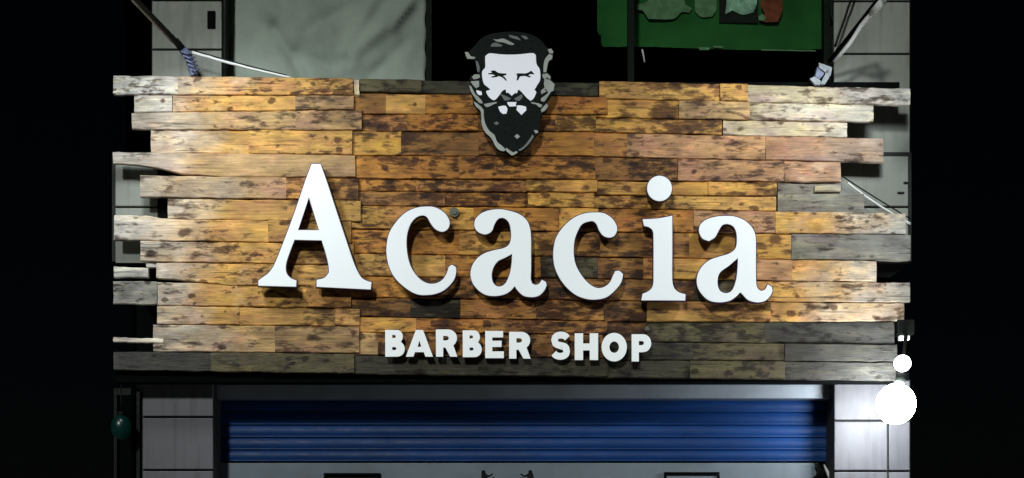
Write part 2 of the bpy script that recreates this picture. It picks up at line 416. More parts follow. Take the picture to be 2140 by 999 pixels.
# blue grey transom under the shutter with window frames
tr = empty('transom_panel', W(1095, 1100, 0.4), 'pale blue grey panel with black framed openings below the blue shutter', 'panel')
WPOS[tr.name] = Vector(tr.location)
YT = YSH - 0.02
pxbox('board', 452, 1712, 968, 1120, YT, YT + 0.05, M['fascia'], tr, 0.003)
def wframe(x0, x1, y0, y1, glass):
    f = pxbox('window_pane', x0 + 4, x1 - 4, y0 + 4, y1, YT - 0.006, YT - 0.002, glass, tr)
    for q in ((x0, x1, y0, y0 + 5), (x0, x0 + 5, y0 + 6, y1), (x1 - 5, x1, y0 + 6, y1)):
        pxbox('window_frame', *q, YT - 0.022, YT - 0.007, M['black'], f, 0.002)
wframe(676, 795, 989, 1100, M['glass'])
wframe(1388, 1504, 987, 1100, M['fascia'])
for cx in (1010, 1108):
    bm = bmesh.new()
    s = 1 if cx < 1060 else -1
    tube(bm, [W(cx, 985, YT - .02), W(cx + 1, 993, YT - .03), W(cx + 2 * s, 1003, YT - .03)], 0.010, 8, 0.016)
    tube(bm, [W(cx + 2 * s, 992, YT - .03), W(cx + 12 * s, 996, YT - .035), W(cx + 20 * s, 991, YT - .03)], 0.007, 7, 0.004)
    put('hook', finish(bm, M['dkmetal']), tr)
# tangle at the right end
bm = bmesh.new()
for i in range(6):
    tube(bm, [W(1708 + random.uniform(-6, 14), 968 + random.uniform(0, 8), YT - .03), W(1716 + random.uniform(-12, 8), 985 + random.uniform(-5, 8), YT - .05), W(1700 + random.uniform(-12, 16), 1006, YT - .03)], 0.006, 6)
put('bracket', finish(bm, M['dkmetal']), tr)
tube_obj('white_strap', [W(1722, 972, YT - .04), W(1730, 988, YT - .05), W(1738, 1008, YT - .05)], 0.005, M['whitecable'], tr, 8, 0.013)
# the door glass wall further down (below the picture)
gl = empty('glass_shopfront', W(1095, 1700, 0.45), 'dark glazed shop front under the transom between the grey pillars', 'window')
WPOS[gl.name] = Vector(gl.location)
for i in range(4):
    xa = 454 + i * 320; pxbox('pane', xa + 6, xa + 312, 1124, 1745, YT + 0.02, YT + 0.03, M['glass'], gl)
    pxbox('mullion', xa - 5, xa + 5, 1124, 1750, YT, YT + 0.06, M['dkmetal'], gl)

# ------------------------------------------------------------ upper storey: pole, tarpaulin, frame, green banner
YP = 0.14
pole = tube_obj('drain_pole', [W(471, -300, YP), W(471, 322, YP)], 0.0175, M['dkmetal'], None, 14)
pole['label'] = 'thin black vertical pipe between the left grey pillar and the tarpaulin'; pole['category'] = 'pipe'
# tarpaulin with folds
bm = bmesh.new(); NX, NZ = 60, 70; grid = []
folds = [((740, 110), (850, 10), 16, 0.020), ((715, 110), (800, -30), 12, 0.012), ((575, 60), (640, 175), 14, -0.018), ((690, 90), (560, 10), 25, 0.010),
         ((620, 110), (690, 140), 12, -0.010), ((820, 60), (880, -30), 9, 0.012), ((540, -20), (600, 80), 25, 0.014), ((760, 175), (845, 90), 10, -0.008),
         ((655, 165), (790, 120), 14, 0.008), ((640, 60), (720, 20), 9, -0.008)]
def fold_y(px, py):
    y = 0.0
    for (a, b, w, h) in folds:
        A, B, P = Vector(a), Vector(b), Vector((px, py)); t = max(0, min(1, (P - A).dot(B - A) / (B - A).length_squared))
        d = (P - (A + (B - A) * t)).length; y -= 1.7 * h * math.exp(-(d / w) ** 2)
    y += 0.010 * mnoise.noise(Vector((px * 0.012 + py * 0.006, py * 0.009, 3))) + 0.005 * mnoise.noise(Vector((px * 0.04, py * 0.03, 9)))
    return y
for j in range(NZ + 1):
    row = []
    for i in range(NX + 1):
        px = 480 + (889 - 480) * i / NX; py = -330 + 660 * j / NZ
        if i == NX: px += 1.5 * math.sin(py * 0.11)
        row.append(bm.verts.new(W(px, py, YW + 0.05 + fold_y(px, py))))
    grid.append(row)
for j in range(NZ):
    for i in range(NX): bm.faces.new((grid[j][i], grid[j + 1][i], grid[j + 1][i + 1], grid[j][i + 1]))
me = finish(bm, M['tarp'])
for p in me.polygons: p.use_smooth = True
tp = put('tarpaulin', me); tp['label'] = 'creased grey green tarpaulin sheet hung over the upper opening left of the bearded emblem'; tp['category'] = 'tarpaulin'
md = tp.modifiers.new('thickness', 'SOLIDIFY'); md.thickness = 0.003
post = pxbox('window_post', 890, 902, -300, 322, 0.22, 0.27, M['greenpost']); post['label'] = 'dark green narrow post at the right edge of the tarpaulin'; post['category'] = 'post'
pt2 = pxbox('banner_post', 1312, 1325, -300, 320, 0.24, 0.29, M['greenpost']); pt2['label'] = 'dark green vertical post crossing in front of the green banner'; pt2['category'] = 'post'
pt3 = pxbox('edge_post', 1722, 1738, -300, 320, 0.27, 0.33, M['greenpost']); pt3['label'] = 'dark green post at the right edge of the green banner beside the grey pillar'; pt3['category'] = 'post'

YG = 0.42
ban = empty('green_banner', W(1490, 100, YG), 'dark green food banner with pale dish pictures hanging in the upper opening', 'banner')
WPOS[ban.name] = Vector(ban.location)
bm = bmesh.new(); NX, NZ = 60, 24; grid = []
for j in range(NZ + 1):
    row = []
    for i in range(NX + 1):
        px = 1248 + (1726 - 1248) * i / NX; py = -330 + 430 * j / NZ
        if j == NZ: py += 2.5 * math.sin(px * 0.013) + (px - 1250) * 0.008 + 1.5 * mnoise.noise(Vector((px * 0.05, 0, 0)))
        if i == 0 and j > NZ - 2: px += 8
        row.append(bm.verts.new(W(px, py, YG + 0.006 * math.sin(px * 0.02) + 0.004 * mnoise.noise(Vector((px * .02, py * .02, 0))))))
    grid.append(row)
for j in range(NZ):
    for i in range(NX): bm.faces.new((grid[j][i], grid[j + 1][i], grid[j + 1][i + 1], grid[j][i + 1]))
me = finish(bm, M['green'])
for p in me.polygons: p.use_smooth = True
put('cloth', me, ban)
def bp(name, pts, mat, dy=0.012, label=None): return plate(name, [smooth_loop(pts, 3)], YG - dy - 0.004, 0.003, (M[mat],), ban, 0, label)
bp('dish_picture', [(1328, 10), (1348, 6), (1375, -12), (1430, -12), (1432, 10), (1446, 18), (1440, 27), (1424, 26), (1407, 40), (1355, 40), (1343, 22), (1330, 21)], 'pale_green', label='pale green bowl picture')
bp('dish_picture', [(1452, -14), (1497, -14), (1497, 20), (1488, 35), (1466, 36), (1452, 24)], 'pale_green', label='pale green cup picture')
bp('picture_panel', [(1503, -40), (1584, -40), (1584, 48), (1503, 48)], 'greenpost', 0.010)
bp('plate_picture', [(1520, -20), (1578, -20), (1582, 5), (1575, 26), (1552, 31), (1530, 22), (1516, 30), (1518, 8)], 'mint', 0.015, label='mint white round plate picture')
bp('cup_picture', [(1592, -20), (1632, -20), (1635, 20), (1626, 46), (1600, 47), (1590, 42), (1598, 28), (1590, 12)], 'rust', 0.015, label='red brown cup picture')
bp('cup_detail', [(1585, 35), (1593, 30), (1601, 38), (1596, 44), (1586, 43)], 'pale_green', 0.019)
bp('frayed_edge', [(1459, 99), (1485, 100), (1481, 105), (1462, 105)], 'pale_green', 0.013)
bp('frayed_edge', [(1490, 96), (1512, 97), (1509, 101), (1492, 100)], 'pale_green', 0.013)
bp('frayed_edge', [(1590, 103.5), (1706, 105.5), (1704, 108), (1592, 106)], 'pale_green', 0.013)
st = tube_obj('hanging_strip', [W(1342, 104, 0.36), W(1345, 118, 0.36), W(1347, 131, 0.36)], 0.0045, M['galv'], None, 6)
st['label'] = 'short pale strip dangling under the green banner beside the post'; st['category'] = 'strip'

# ------------------------------------------------------------ THE SIGN
sign = empty('shop_sign', (0, 0.06, W(0, 800, 0).z), 'rustic wooden plank barber shop sign with white lettering and a bearded man emblem', 'sign')
WPOS[sign.name] = Vector(sign.location)
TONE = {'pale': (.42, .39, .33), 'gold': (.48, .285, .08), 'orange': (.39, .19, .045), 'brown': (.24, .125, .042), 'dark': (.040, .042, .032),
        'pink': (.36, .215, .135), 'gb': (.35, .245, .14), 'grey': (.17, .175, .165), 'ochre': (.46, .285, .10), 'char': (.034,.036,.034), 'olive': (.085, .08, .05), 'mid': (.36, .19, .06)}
rows_of = {
 'L': (239, 740, [(157,163),(198,200),(236,230),(271,274),(320,325),(372,372),(413,420),(458,465),(503,510),(547,555),(587,597),(637,645),(677,683),(735,740),(775,782)]),
 'C': (740, 1252, [(165,173),(193,203),(238,241),(274,277),(325,328),(374,377),(400,404),(430,436),(478,486),(530,538),(577,584),(622,629),(662,672),(695,700),(742,750),(783,789)]),
 'R': (1252, 1901, [(168,184),(206,221),(246,257),(277,290),(328,342),(378,383),(408,412),(436,446),(486,490),(538,546),(583,590),(628,633),(673,672),(714,720),(752,757),(790,797)])}
segs = {
 'L': [[(237,'pale',.35),(372,'ochre',.5),(738,)], [(281,'pale',.3),(360,'ochre',.5),(618,'gb',.6),(742,)], [(275,'gb',.1),(618,'gb',.35),(744,)],
       [(315,'ochre',.25),(520,'ochre',.4),(739,)], [(237,'gb',.15),(738,)], [(293,'gb',.25),(598,'mid',.9),(739,)], [(351,'ochre',.35),(602,'ochre',.5),(741,)],
       [(237,'ochre',.3),(560,'ochre',.4),(738,)], [(294,'ochre',.4),(480,'ochre',.55),(738,)], [(327,'ochre',.2),(495,'ochre',.45),(742,)],
       [(237,'grey',.4),(328,'ochre',.3),(640,'mid',.45),(741,)], [(328,'ochre',.2),(500,'ochre',.35),(700,'ochre',.6),(738,)], [(320,'gb',.25),(575,'gb',.6),(741,)], [(237,'char',.2),(440,'olive',.2),(739,)]],
 'C': [[(752,'olive',.6),(880,'dark',.8),(1010,'dark',.7),(1250,)], [(744,'brown',.4),(806,'ochre',.25),(889,'orange',.4),(1070,'orange',.5),(1250,)],
       [(743,'mid',.9),(852,'orange',.85),(1000,'orange',.8),(1160,'gold',.75),(1253,)], [(741,'gold',.5),(838,'brown',.6),(1000,'brown',.5),(1110,'orange',.65),(1250,)],
       [(741,'orange',.6),(960,'orange',.7),(1250,)], [(741,'orange',.9),(870,'mid',.85),(1100,'gold',.6),(1254,)], [(741,'mid',.75),(930,'orange',.8),(1103,'gold',.5),(1251,)],
       [(739,'gold',.45),(990,'orange',.5),(1168,'gold',.6),(1250,)], [(741,'orange',.45),(960,'gold',.5),(1152,'mid',.7),(1251,)], [(740,'ochre',.45),(930,'orange',.6),(1130,'olive',.8),(1253,)],
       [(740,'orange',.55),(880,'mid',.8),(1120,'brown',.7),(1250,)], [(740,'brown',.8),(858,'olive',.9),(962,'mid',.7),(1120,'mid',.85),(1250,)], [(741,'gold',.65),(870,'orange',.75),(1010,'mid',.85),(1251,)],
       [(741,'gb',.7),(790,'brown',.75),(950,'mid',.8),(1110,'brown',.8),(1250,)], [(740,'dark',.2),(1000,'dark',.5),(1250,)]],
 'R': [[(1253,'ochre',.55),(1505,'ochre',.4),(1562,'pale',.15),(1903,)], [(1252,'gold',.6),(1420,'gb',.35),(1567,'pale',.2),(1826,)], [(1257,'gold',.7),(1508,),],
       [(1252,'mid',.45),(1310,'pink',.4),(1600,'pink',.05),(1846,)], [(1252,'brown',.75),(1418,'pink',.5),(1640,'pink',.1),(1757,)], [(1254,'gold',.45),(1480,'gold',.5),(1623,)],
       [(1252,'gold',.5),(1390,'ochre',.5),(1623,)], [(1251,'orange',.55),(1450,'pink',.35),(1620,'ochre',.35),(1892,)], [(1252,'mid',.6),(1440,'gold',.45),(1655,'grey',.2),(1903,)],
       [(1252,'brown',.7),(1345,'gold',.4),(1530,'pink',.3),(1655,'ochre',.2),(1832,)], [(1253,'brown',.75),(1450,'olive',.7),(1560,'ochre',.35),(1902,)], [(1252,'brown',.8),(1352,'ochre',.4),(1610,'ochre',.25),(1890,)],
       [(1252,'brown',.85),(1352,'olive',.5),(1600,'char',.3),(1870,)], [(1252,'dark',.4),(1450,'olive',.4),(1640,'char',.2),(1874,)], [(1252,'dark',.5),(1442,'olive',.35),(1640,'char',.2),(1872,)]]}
def plank(x0, x1, top, bot, tone, burn, d=None, thick=0.024, cut=None):
    """top, bot: functions px -> py; ragged sawn edges, slightly warped face, rounded arrises"""
    d = random.uniform(-0.007, 0.007) if d is None else d
    n = max(6, int((x1 - x0) / 11)); s0 = random.uniform(0, 90); warp = random.uniform(-0.0035, 0.0035)
    bm = bmesh.new(); rings = []
    for i in range(n + 1):
        t = i / n; px = x0 + (x1 - x0) * t
        jt = 1.5 * mnoise.noise(Vector((px * 0.028, s0, 0))) + 0.9 * mnoise.noise(Vector((px * 0.11, s0, 5)))
        jb = 1.5 * mnoise.noise(Vector((px * 0.028, s0 + 31, 0))) + 0.9 * mnoise.noise(Vector((px * 0.11, s0 + 31, 5)))
        yt, yb = top(px) + 0.9 + jt, bot(px) - 0.9 + jb
        yf = d + warp * math.sin(math.pi * t) + 0.0018 * mnoise.noise(Vector((px * 0.02, s0, 9)))
        pe = 1.6 * mnoise.noise(Vector((s0, 7, 1))) if i in (0, n) else 0
        b = 1.5; ring = []
        for k, (py, yy) in enumerate(((yt, thick), (yt, 0.004), (yt + b, 0), (yt + (yb - yt) * .35, -0.0006), (yt + (yb - yt) * .65, -0.0002), (yb - b, 0), (yb, 0.004), (yb, thick))):
            e = pe + ((1.3 * mnoise.noise(Vector((k * 1.7, s0, 2)))) if i in (0, n) else 0)
            w = W(px + e, py, 0); ring.append(bm.verts.new((w.x, yf + yy, w.z)))
        rings.append(ring)
    for a, b in zip(rings, rings[1:]):
        for k in range(8): bm.faces.new((a[k], a[(k + 1) % 8], b[(k + 1) % 8], b[k]))
    bm.faces.new(rings[0]); bm.faces.new(rings[-1][::-1])
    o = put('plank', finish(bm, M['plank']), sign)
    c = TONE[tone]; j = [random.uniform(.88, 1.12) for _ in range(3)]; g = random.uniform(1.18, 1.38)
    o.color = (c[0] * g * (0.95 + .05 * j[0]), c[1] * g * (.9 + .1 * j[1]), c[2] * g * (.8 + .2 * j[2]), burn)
    return o
def lin(a, b, x0, x1): return lambda px: a + (b - a) * (px - x0) / (x1 - x0)
for key, (X0, X1, lines) in rows_of.items():
    for r in range(len(lines) - 1):
        top = lin(*lines[r], X0, X1); bot = lin(*lines[r + 1], X0, X1)
        sg = [list(q) for q in segs[key][r]]
        dd = {}
        if r > 0:
            if key in 'LC' : sg[-1][0] = (random.uniform(733, 760) if key == 'L' else random.uniform(1240, 1272)); dd[len(sg) - 2] = random.uniform(-0.010, -0.005)
            if key in 'CR': sg[0][0] = 729 if key == 'C' else 1236; dd[0] = random.uniform(0.002, 0.007)
        for si, (a, b) in enumerate(zip(sg, sg[1:])):
            if key == 'L' and r == 4:   # long plank whose left end tapers upward
                t5 = lambda px: 318 + (px - 239) * 0.013
                b5 = lambda px: 343 + 29 * (1 / (1 + math.exp(-(px - 345) / 32)))
                plank(a[0], b[0], t5, b5, a[1], a[2], -0.006); continue
            if key == 'L' and r == 5: top = lin(366, 373, X0, X1)
            if key == 'L' and r == 7: tt = lambda px: 449 + 9 / (1 + math.exp(-(px - 320) / 12)) + (px - 350) * .01; top = tt
            if key == 'L' and r == 9: bot = (lambda px: min(lin(582, 600, 327, 500)(px), 598)) if a[0] < 400 else bot
            plank(a[0], b[0], top, bot, a[1], a[2], dd.get(si))
# odd pieces at the ends of the board
f = lambda y: (lambda px: y)
plank(1511, 1770, lin(251, 256, 1511, 1770), lin(284, 289, 1511, 1770), 'pale', .15, 0.0)
plank(1625, 1757, lin(381, 383, 1625, 1757), f(408), 'grey', .3, 0.004)
plank(1702, 1756, f(388), f(402), 'pale', .0, -0.012)
plank(1625, 1805, f(404), f(447), 'grey', .25, 0.002)
plank(237, 309, lin(556, 560, 237, 309), f(581), 'pale', .0, 0.004)
plank(237, 341, lin(705, 708, 237, 341), lin(716, 719, 237, 341), 'pale', .0, -0.004)
plank(304, 326, f(549), f(560), 'pale', .1, 0.012)
plank(741, 751, f(166), f(200), 'pale', .0, -0.004)
# raised chips
def bolt(px, py, r, mat):
    bm = bmesh.new(); c = W(px, py, -0.012)
    tube(bm, [c + Vector((0, 0.006, 0)), c + Vector((0, -0.003, 0)), ], r / PXM, 16); tube(bm, [c + Vector((0, -0.003, 0)), c + Vector((0, -0.009, 0))], r * .55 / PXM, 8)
    return put('bolt', finish(bm, mat), sign)
bolt(949, 444, 10, M['washer']); bolt(1352, 688, 5, M['washer'])
# rails behind the planks
for y0, y1, x0, x1 in ((172, 196, 300, 1880), (330, 350, 320, 1740), (520, 540, 340, 1820), (696, 730, 345, 1860)):
    pxbox('back_rail', x0, x1, y0, y1, 0.040, 0.075, M['black'], sign)
pxbox('base_rail', 244, 1868, 770, 799, 0.040, 0.14, M['black'], sign)
for x in (345, 745, 1255, 1620, 1700):
    pxbox('back_post', x - 16, x + 16, 200, 768, 0.076, 0.092, M['black'], sign)
pxbox('back_sheet', 352, 1700, 205, 768, 0.030, 0.036, M['black'], sign)
# wall brackets that carry the sign
for x in (420, 1690):
    for y in (360, 500): pxbox('wall_bracket', x - 8, x + 8, y, y + 16, 0.0765, 0.097, M['dkmetal'], sign)

# ---- large letters (outlines traced in photo pixels)
def tr_(pts, ox, oy, s): return [(ox + x / s, oy + y / s) for x, y in pts]
A_out = [(425,45),(490,45),(540,185),(600,370),(680,610),(738,780),(785,872),(825,900),(864,912),(858,966),(460,946),(462,895),(518,880),(552,840),(546,775),(522,680),(498,606),(300,602),(268,685),(238,780),(242,845),(272,882),(314,900),(312,946),(34,938),(34,900),(72,872),(108,845),(150,785),(210,640),(300,400),(375,180)]
A_in = [(405,290),(480,532),(325,530)]
c1 = [(450,55),(540,62),(620,105),(668,165),(680,225),(655,275),(605,295),(545,270),(500,215),(468,160),(430,140),(380,150),(335,185),(300,240),(275,330),(272,440),(290,560),(330,660),(400,745),(480,785),(560,780),(620,740),(655,680),(672,628),(702,606),(738,628),(742,680),(715,760),(640,840),(560,880),(470,895),(370,888),(270,835),(170,745),(110,640),(82,520),(82,420),(105,310),(165,210),(250,120),(350,70)]
a1 = [(340,80),(430,95),(520,125),(590,180),(625,260),(635,360),(635,500),(635,650),(632,740),(645,785),(680,800),(712,785),(738,750),(775,770),(780,810),(750,865),(700,905),(630,915),(560,900),(510,855),(480,812),(440,855),(380,890),(290,905),(200,892),(130,845),(80,780),(60,700),(75,620),(120,550),(190,500),(280,470),(370,450),(425,415),(445,350),(440,260),(420,200),(375,165),(325,172),(290,220),(260,290),(200,320),(130,295),(97,240),(110,170),(170,115),(250,88)]
a1i = [(455,505),(450,600),(430,700),(390,785),(330,815),(280,785),(262,720),(275,640),(320,575),(390,540)]
c2 = [(480,110),(560,120),(630,165),(670,225),(680,280),(650,335),(600,350),(545,330),(508,280),(485,225),(450,195),(400,200),(345,225),(305,290),(275,380),(268,500),(285,600),(330,690),(400,775),(480,825),(550,820),(610,775),(640,710),(662,668),(700,665),(735,695),(720,770),(660,850),(580,915),(480,938),(380,930),(280,890),(180,800),(105,680),(75,560),(80,430),(110,330),(180,235),(270,160),(370,120)]
i_s = [(82,352),(200,345),(303,325),(303,600),(303,800),(315,860),(350,895),(402,912),(400,957),(72,957),(82,908),(130,885),(160,840),(163,700),(163,500),(158,440),(130,412),(92,402)]
a2 = [(370,100),(450,108),(540,145),(610,210),(645,290),(650,400),(650,600),(652,740),(665,800),(700,830),(738,815),(765,765),(805,790),(808,840),(770,900),(710,935),(640,938),(570,915),(520,865),(495,842),(460,880),(390,925),(290,940),(190,920),(115,850),(78,770),(80,680),(120,600),(190,535),(280,500),(380,470),(440,430),(462,375),(460,270),(430,205),(375,180),(325,190),(290,240),(250,310),(190,345),(130,320),(98,260),(105,195),(160,140),(260,108)]
a2i = [(475,510),(470,620),(455,730),(420,820),(370,850),(310,835),(280,780),(280,700),(310,640),(380,590),(430,548)]
YL = -0.078; TL = 0.045
def big(lbl, loops):
    o = plate('letter', loops, YL, 0.012, (M['letter'], M['return']), sign, 0.0022, lbl)
    plate('letter_side_shade_rim', loops, YL + 0.0125, TL - 0.0125, (M['return'],), o, 0.0005, None, 0.0038); return o  # letter side, grown outwards as a dark rim imitating shading round the edges
big('large white capital letter A', [smooth_loop(tr_(A_out, 530, 330, 3.505), 4, 38), smooth_loop(tr_(A_in, 530, 330, 3.505), 3)])
big('large white letter c after the capital A', [smooth_loop(tr_(c1, 790, 420, 4.541))])
big('large white letter a in the middle', [smooth_loop(tr_(a1, 970, 420, 4.541)), smooth_loop(tr_(a1i, 970, 420, 4.541), 5, 60)])
big('large white second letter c', [smooth_loop(tr_(c2, 1140, 420, 4.541))])
dot = [(208 + 93 * math.cos(k * math.pi / 16), 122 + 95 * math.sin(k * math.pi / 16)) for k in range(32)]
big('large white letter i with a round dot', [smooth_loop(tr_(i_s, 1320, 360, 3.568), 4), tr_(dot, 1320, 360, 3.568)])
big('large white last letter a', [smooth_loop(tr_(a2, 1440, 430, 4.647)), smooth_loop(tr_(a2i, 1440, 430, 4.647), 5, 60)])
# fixing studs holding the letters off the planks
for px, py in ((575,595),(750,595),(655,400),(830,500),(930,470),(880,610),(1000,470),(1090,560),(1120,605),(1010,580),(1180,540),(1270,480),(1240,620),(1385,500),(1378,397),(1350,615),(1415,615),(1480,480),(1560,560),(1485,600),(1590,620)):
    tube_obj('fixing_stud', [W(px, py, YL + TL), W(px, py, -0.004)], 0.006, M['dkmetal'], sign, 8)

# ---- small letters
def circ(cx, cy, rx, ry, a0, a1, n=8): return [(cx + rx * math.cos(math.radians(a0 + (a1 - a0) * i / n)), cy + ry * math.sin(math.radians(a0 + (a1 - a0) * i / n))) for i in range(n + 1)]
G = {}
G['B'] = ([(0, 0), (0, 1)] + circ(.60, .75, .30, .25, 90, -50) + circ(.62, .29, .38, .29, 50, -90), [[(.36, .70), (.36, .81)] + circ(.46, .755, .08, .055, 90, -90, 5), [(.36, .25), (.36, .36)] + circ(.48, .305, .09, .055, 90, -90, 5)])
G['A'] = ([(0, 0), (.37, 1), (.63, 1), (1, 0), (.72, 0), (.66, .17), (.34, .17), (.28, 0)], [[(.43, .37), (.57, .37), (.50, .60)]])
G['R'] = ([(0, 0), (0, 1)] + circ(.58, .68, .40, .32, 90, -55) + [(1, 0), (.66, 0), (.44, .33), (.34, .33), (.34, 0)], [[(.34, .60), (.34, .76)] + circ(.48, .68, .12, .08, 90, -90, 5)])
G['E'] = ([(0, 0), (0, 1), (.96, 1), (.96, .76), (.38, .76), (.38, .64), (.88, .64), (.88, .41), (.38, .41), (.38, .25), (1, .25), (1, 0)], [])
G['H'] = ([(0, 0), (0, 1), (.36, 1), (.36, .62), (.64, .62), (.64, 1), (1, 1), (1, 0), (.64, 0), (.64, .36), (.36, .36), (.36, 0)], [])
G['O'] = (circ(.5, .5, .5, .5, 0, 360, 28)[:-1], [circ(.5, .5, .19, .20, 0, 360, 16)[:-1]])
G['P'] = ([(0, 0), (0, 1)] + circ(.60, .67, .40, .33, 90, -90) + [(.37, .34), (.37, 0)], [[(.37, .60), (.37, .75)] + circ(.52, .675, .11, .075, 90, -90, 5)])
# S as a thick stroke along a spine
sp_ = circ(.52, .725, .33, .16, 15, 180, 8) + circ(.47, .64, .28, .12, 215, 250, 2) + circ(.53, .37, .27, .13, 60, 20, 2) + circ(.48, .275, .33, .16, 0, -165, 8)
def stroke(sp, w, wy):
    L, Rr = [], []
    for i, p in enumerate(sp):
        a = Vector(sp[max(0, i - 1)]); b = Vector(sp[min(len(sp) - 1, i + 1)]); d = (b - a).normalized()
        n = Vector((-d.y, d.x)); L.append((p[0] + n.x * w, p[1] + n.y * wy)); Rr.append((p[0] - n.x * w, p[1] - n.y * wy))
    return L + Rr[::-1]
G['S'] = (stroke(sp_, .17, .125), [])
TXT = [('B',805,846,690,746),('A',848,905,690,746),('R',911,956,689,746),('B',967,1007,691,747),('E',1014,1053,692,749),('R',1064,1109,694,750),
       ('S',1151,1192,694,752),('H',1201,1250,697,753),('O',1257,1310,696,756),('P',1320,1361,699,756)]
for ch, x0, x1, y0, y1 in TXT:
    out, holes = G[ch]
    mp = lambda pts: [(x0 + u * (x1 - x0), y1 - v * (y1 - y0)) for u, v in pts]
    plate('letter', [mp(out)] + [mp(h) for h in holes], -0.055, 0.028, (M['small_letter'], M['return']), sign, 0.0014, 'small white capital letter ' + ch)

# ---- bearded man emblem
def T(pts):  # points given as (x, y, zoom) on the two enlarged strips
    return [(960 + p[0] / 7.135, (60 if (len(p) < 3 or p[2] == 7) else 190) + p[1] / 7.135) for p in pts]
YE = -0.085
e_out = [(160,330),(250,230),(350,130),(500,75),(750,45),(950,60),(1100,100),(1220,180),(1290,270),(1330,300),(1400,330),(1400,370),(1385,440),(1320,510),(1300,650),(1350,680),(1370,750),(1420,820),(1400,920),
         (1380,40,8),(1300,170,8),(1322,200,8),(1290,300,8),(1232,345,8),(1190,480,8),(1180,610,8),(1110,700,8),(1030,810,8),(930,895,8),(860,930,8),(790,968,8),(740,930,8),(690,895,8),(620,892,8),(540,835,8),(470,705,8),(380,610,8),(330,490,8),(318,380,8),(310,300,8),(255,245,8),(200,175,8),(230,130,8),(165,10,8),
         (145,860),(165,790),(150,745),(190,690),(268,672),(262,600),(235,470),(130,458),(90,385),(85,350),(130,352)]
emb = plate('emblem', [smooth_loop(T(e_out), 3)], YE, 0.035, (M['emb_black'], M['black']), sign, 0.0, 'black and white cut-out of a bearded man with swept hair')
def ep(name, pts, mat, lift=0.003, label=None):
    return plate(name, [smooth_loop(T(pts), 3)], YE - lift, lift * 0.95, (M[mat],), emb, 0, label)
ep('face', [(385,430),(405,395),(460,370),(600,384),(750,390),(900,385),(1090,366),(1140,395),(1150,530),(1195,600),(1208,700),(1200,780),(1150,860),(1130,930),(1150,20,8),(1110,110,8),(1060,150,8),(1000,100,8),(930,20,8),(880,905),(860,965),(830,35,8),(780,75,8),(730,30,8),(700,960),(690,905),(640,930),(600,60,8),(540,130,8),(500,140,8),(440,90,8),(400,20,8),(405,930),(465,912),(420,870),(370,830),(345,750),(340,640),(385,580)], 'emb_white')
ep('eyebrow', [(430,668),(485,662),(468,630),(530,628),(585,662),(700,672),(702,690),(645,708),(682,730),(708,778),(690,772),(640,728),(580,706),(560,722),(480,730),(480,714),(540,705),(500,685),(430,680)], 'emb_black', 0.005)
ep('eyebrow', [(848,672),(900,668),(1000,668),(1072,628),(1120,682),(1050,680),(1030,700),(1070,718),(1040,726),(980,706),(905,712),(872,772),(852,772),(862,712)], 'emb_black', 0.005)
ep('cheek_mark', [(1120,905),(1145,880),(1160,905),(1145,930)], 'emb_black', 0.005)
ep('nostril', [(600,40,8),(650,60,8),(700,82,8),(770,115,8),(720,147,8),(670,145,8),(640,90,8)], 'emb_mid')
ep('nostril', [(820,115,8),(880,83,8),(930,50,8),(945,90,8),(930,118,8),(890,150,8),(840,145,8)], 'emb_mid')
ep('lip', [(712,170,8),(852,170,8),(842,208,8),(852,230,8),(750,236,8),(725,205,8)], 'emb_white')
ep('chin_patch', [(578,240,8),(640,225,8),(690,225,8),(716,270,8),(702,340,8),(650,347,8),(608,310,8)], 'emb_white')
ep('chin_patch', [(862,218,8),(930,222,8),(995,240,8),(998,290,8),(925,362,8),(888,320,8),(852,288,8)], 'emb_white')
ep('beard_fleck', [(510,485,8),(560,458,8),(592,487,8),(555,514,8)], 'emb_mid')
ep('beard_fleck', [(820,680,8),(860,645,8),(902,680,8),(865,720,8)], 'emb_grey')
ep('moustache', [(365,200,8),(440,185,8),(550,168,8),(560,182,8),(485,215,8),(430,242,8),(390,236,8)], 'emb_grey')
ep('moustache', [(1062,170,8),(1170,188,8),(1235,212,8),(1222,248,8),(1180,242,8),(1150,207,8),(1085,192,8)], 'emb_grey')
ep('ear', [(188,722),(230,686),(302,690),(306,732),(260,752),(208,757)], 'emb_grey')
ep('ear', [(168,788),(292,780),(297,862),(250,892),(200,842)], 'emb_grey')
ep('ear', [(253,918),(330,940),(338,60,8),(300,65,8),(262,962)], 'emb_white')
ep('edge_line', [(146,850),(172,856),(236,975),(270,80,8),(335,150,8),(348,188,8),(298,180,8),(228,100,8),(170,10,8)], 'emb_grey')
ep('edge_line', [(212,165,8),(242,175,8),(352,268,8),(362,350,8),(382,480,8),(442,590,8),(522,660,8),(562,758,8),(642,828,8),(692,880,8),(660,900,8),(600,886,8),(540,830,8),(478,710,8),(380,612,8),(332,490,8),(320,312,8),(250,240,8)], 'emb_grey')
ep('edge_line', [(690,848,8),(722,868,8),(800,920,8),(850,902,8),(872,922,8),(812,958,8),(780,965,8),(702,900,8)], 'emb_grey')
ep('edge_line', [(880,880,8),(960,828,8),(1040,730,8),(1090,648,8),(1112,690,8),(1030,800,8),(930,888,8),(890,896,8)], 'emb_mid')
ep('edge_line', [(1108,590,8),(1160,588,8),(1178,618,8),(1140,642,8)], 'emb_grey')
ep('edge_line', [(1308,188,8),(1322,230,8),(1282,290,8),(1232,322,8),(1214,290,8),(1252,240,8)], 'emb_grey')
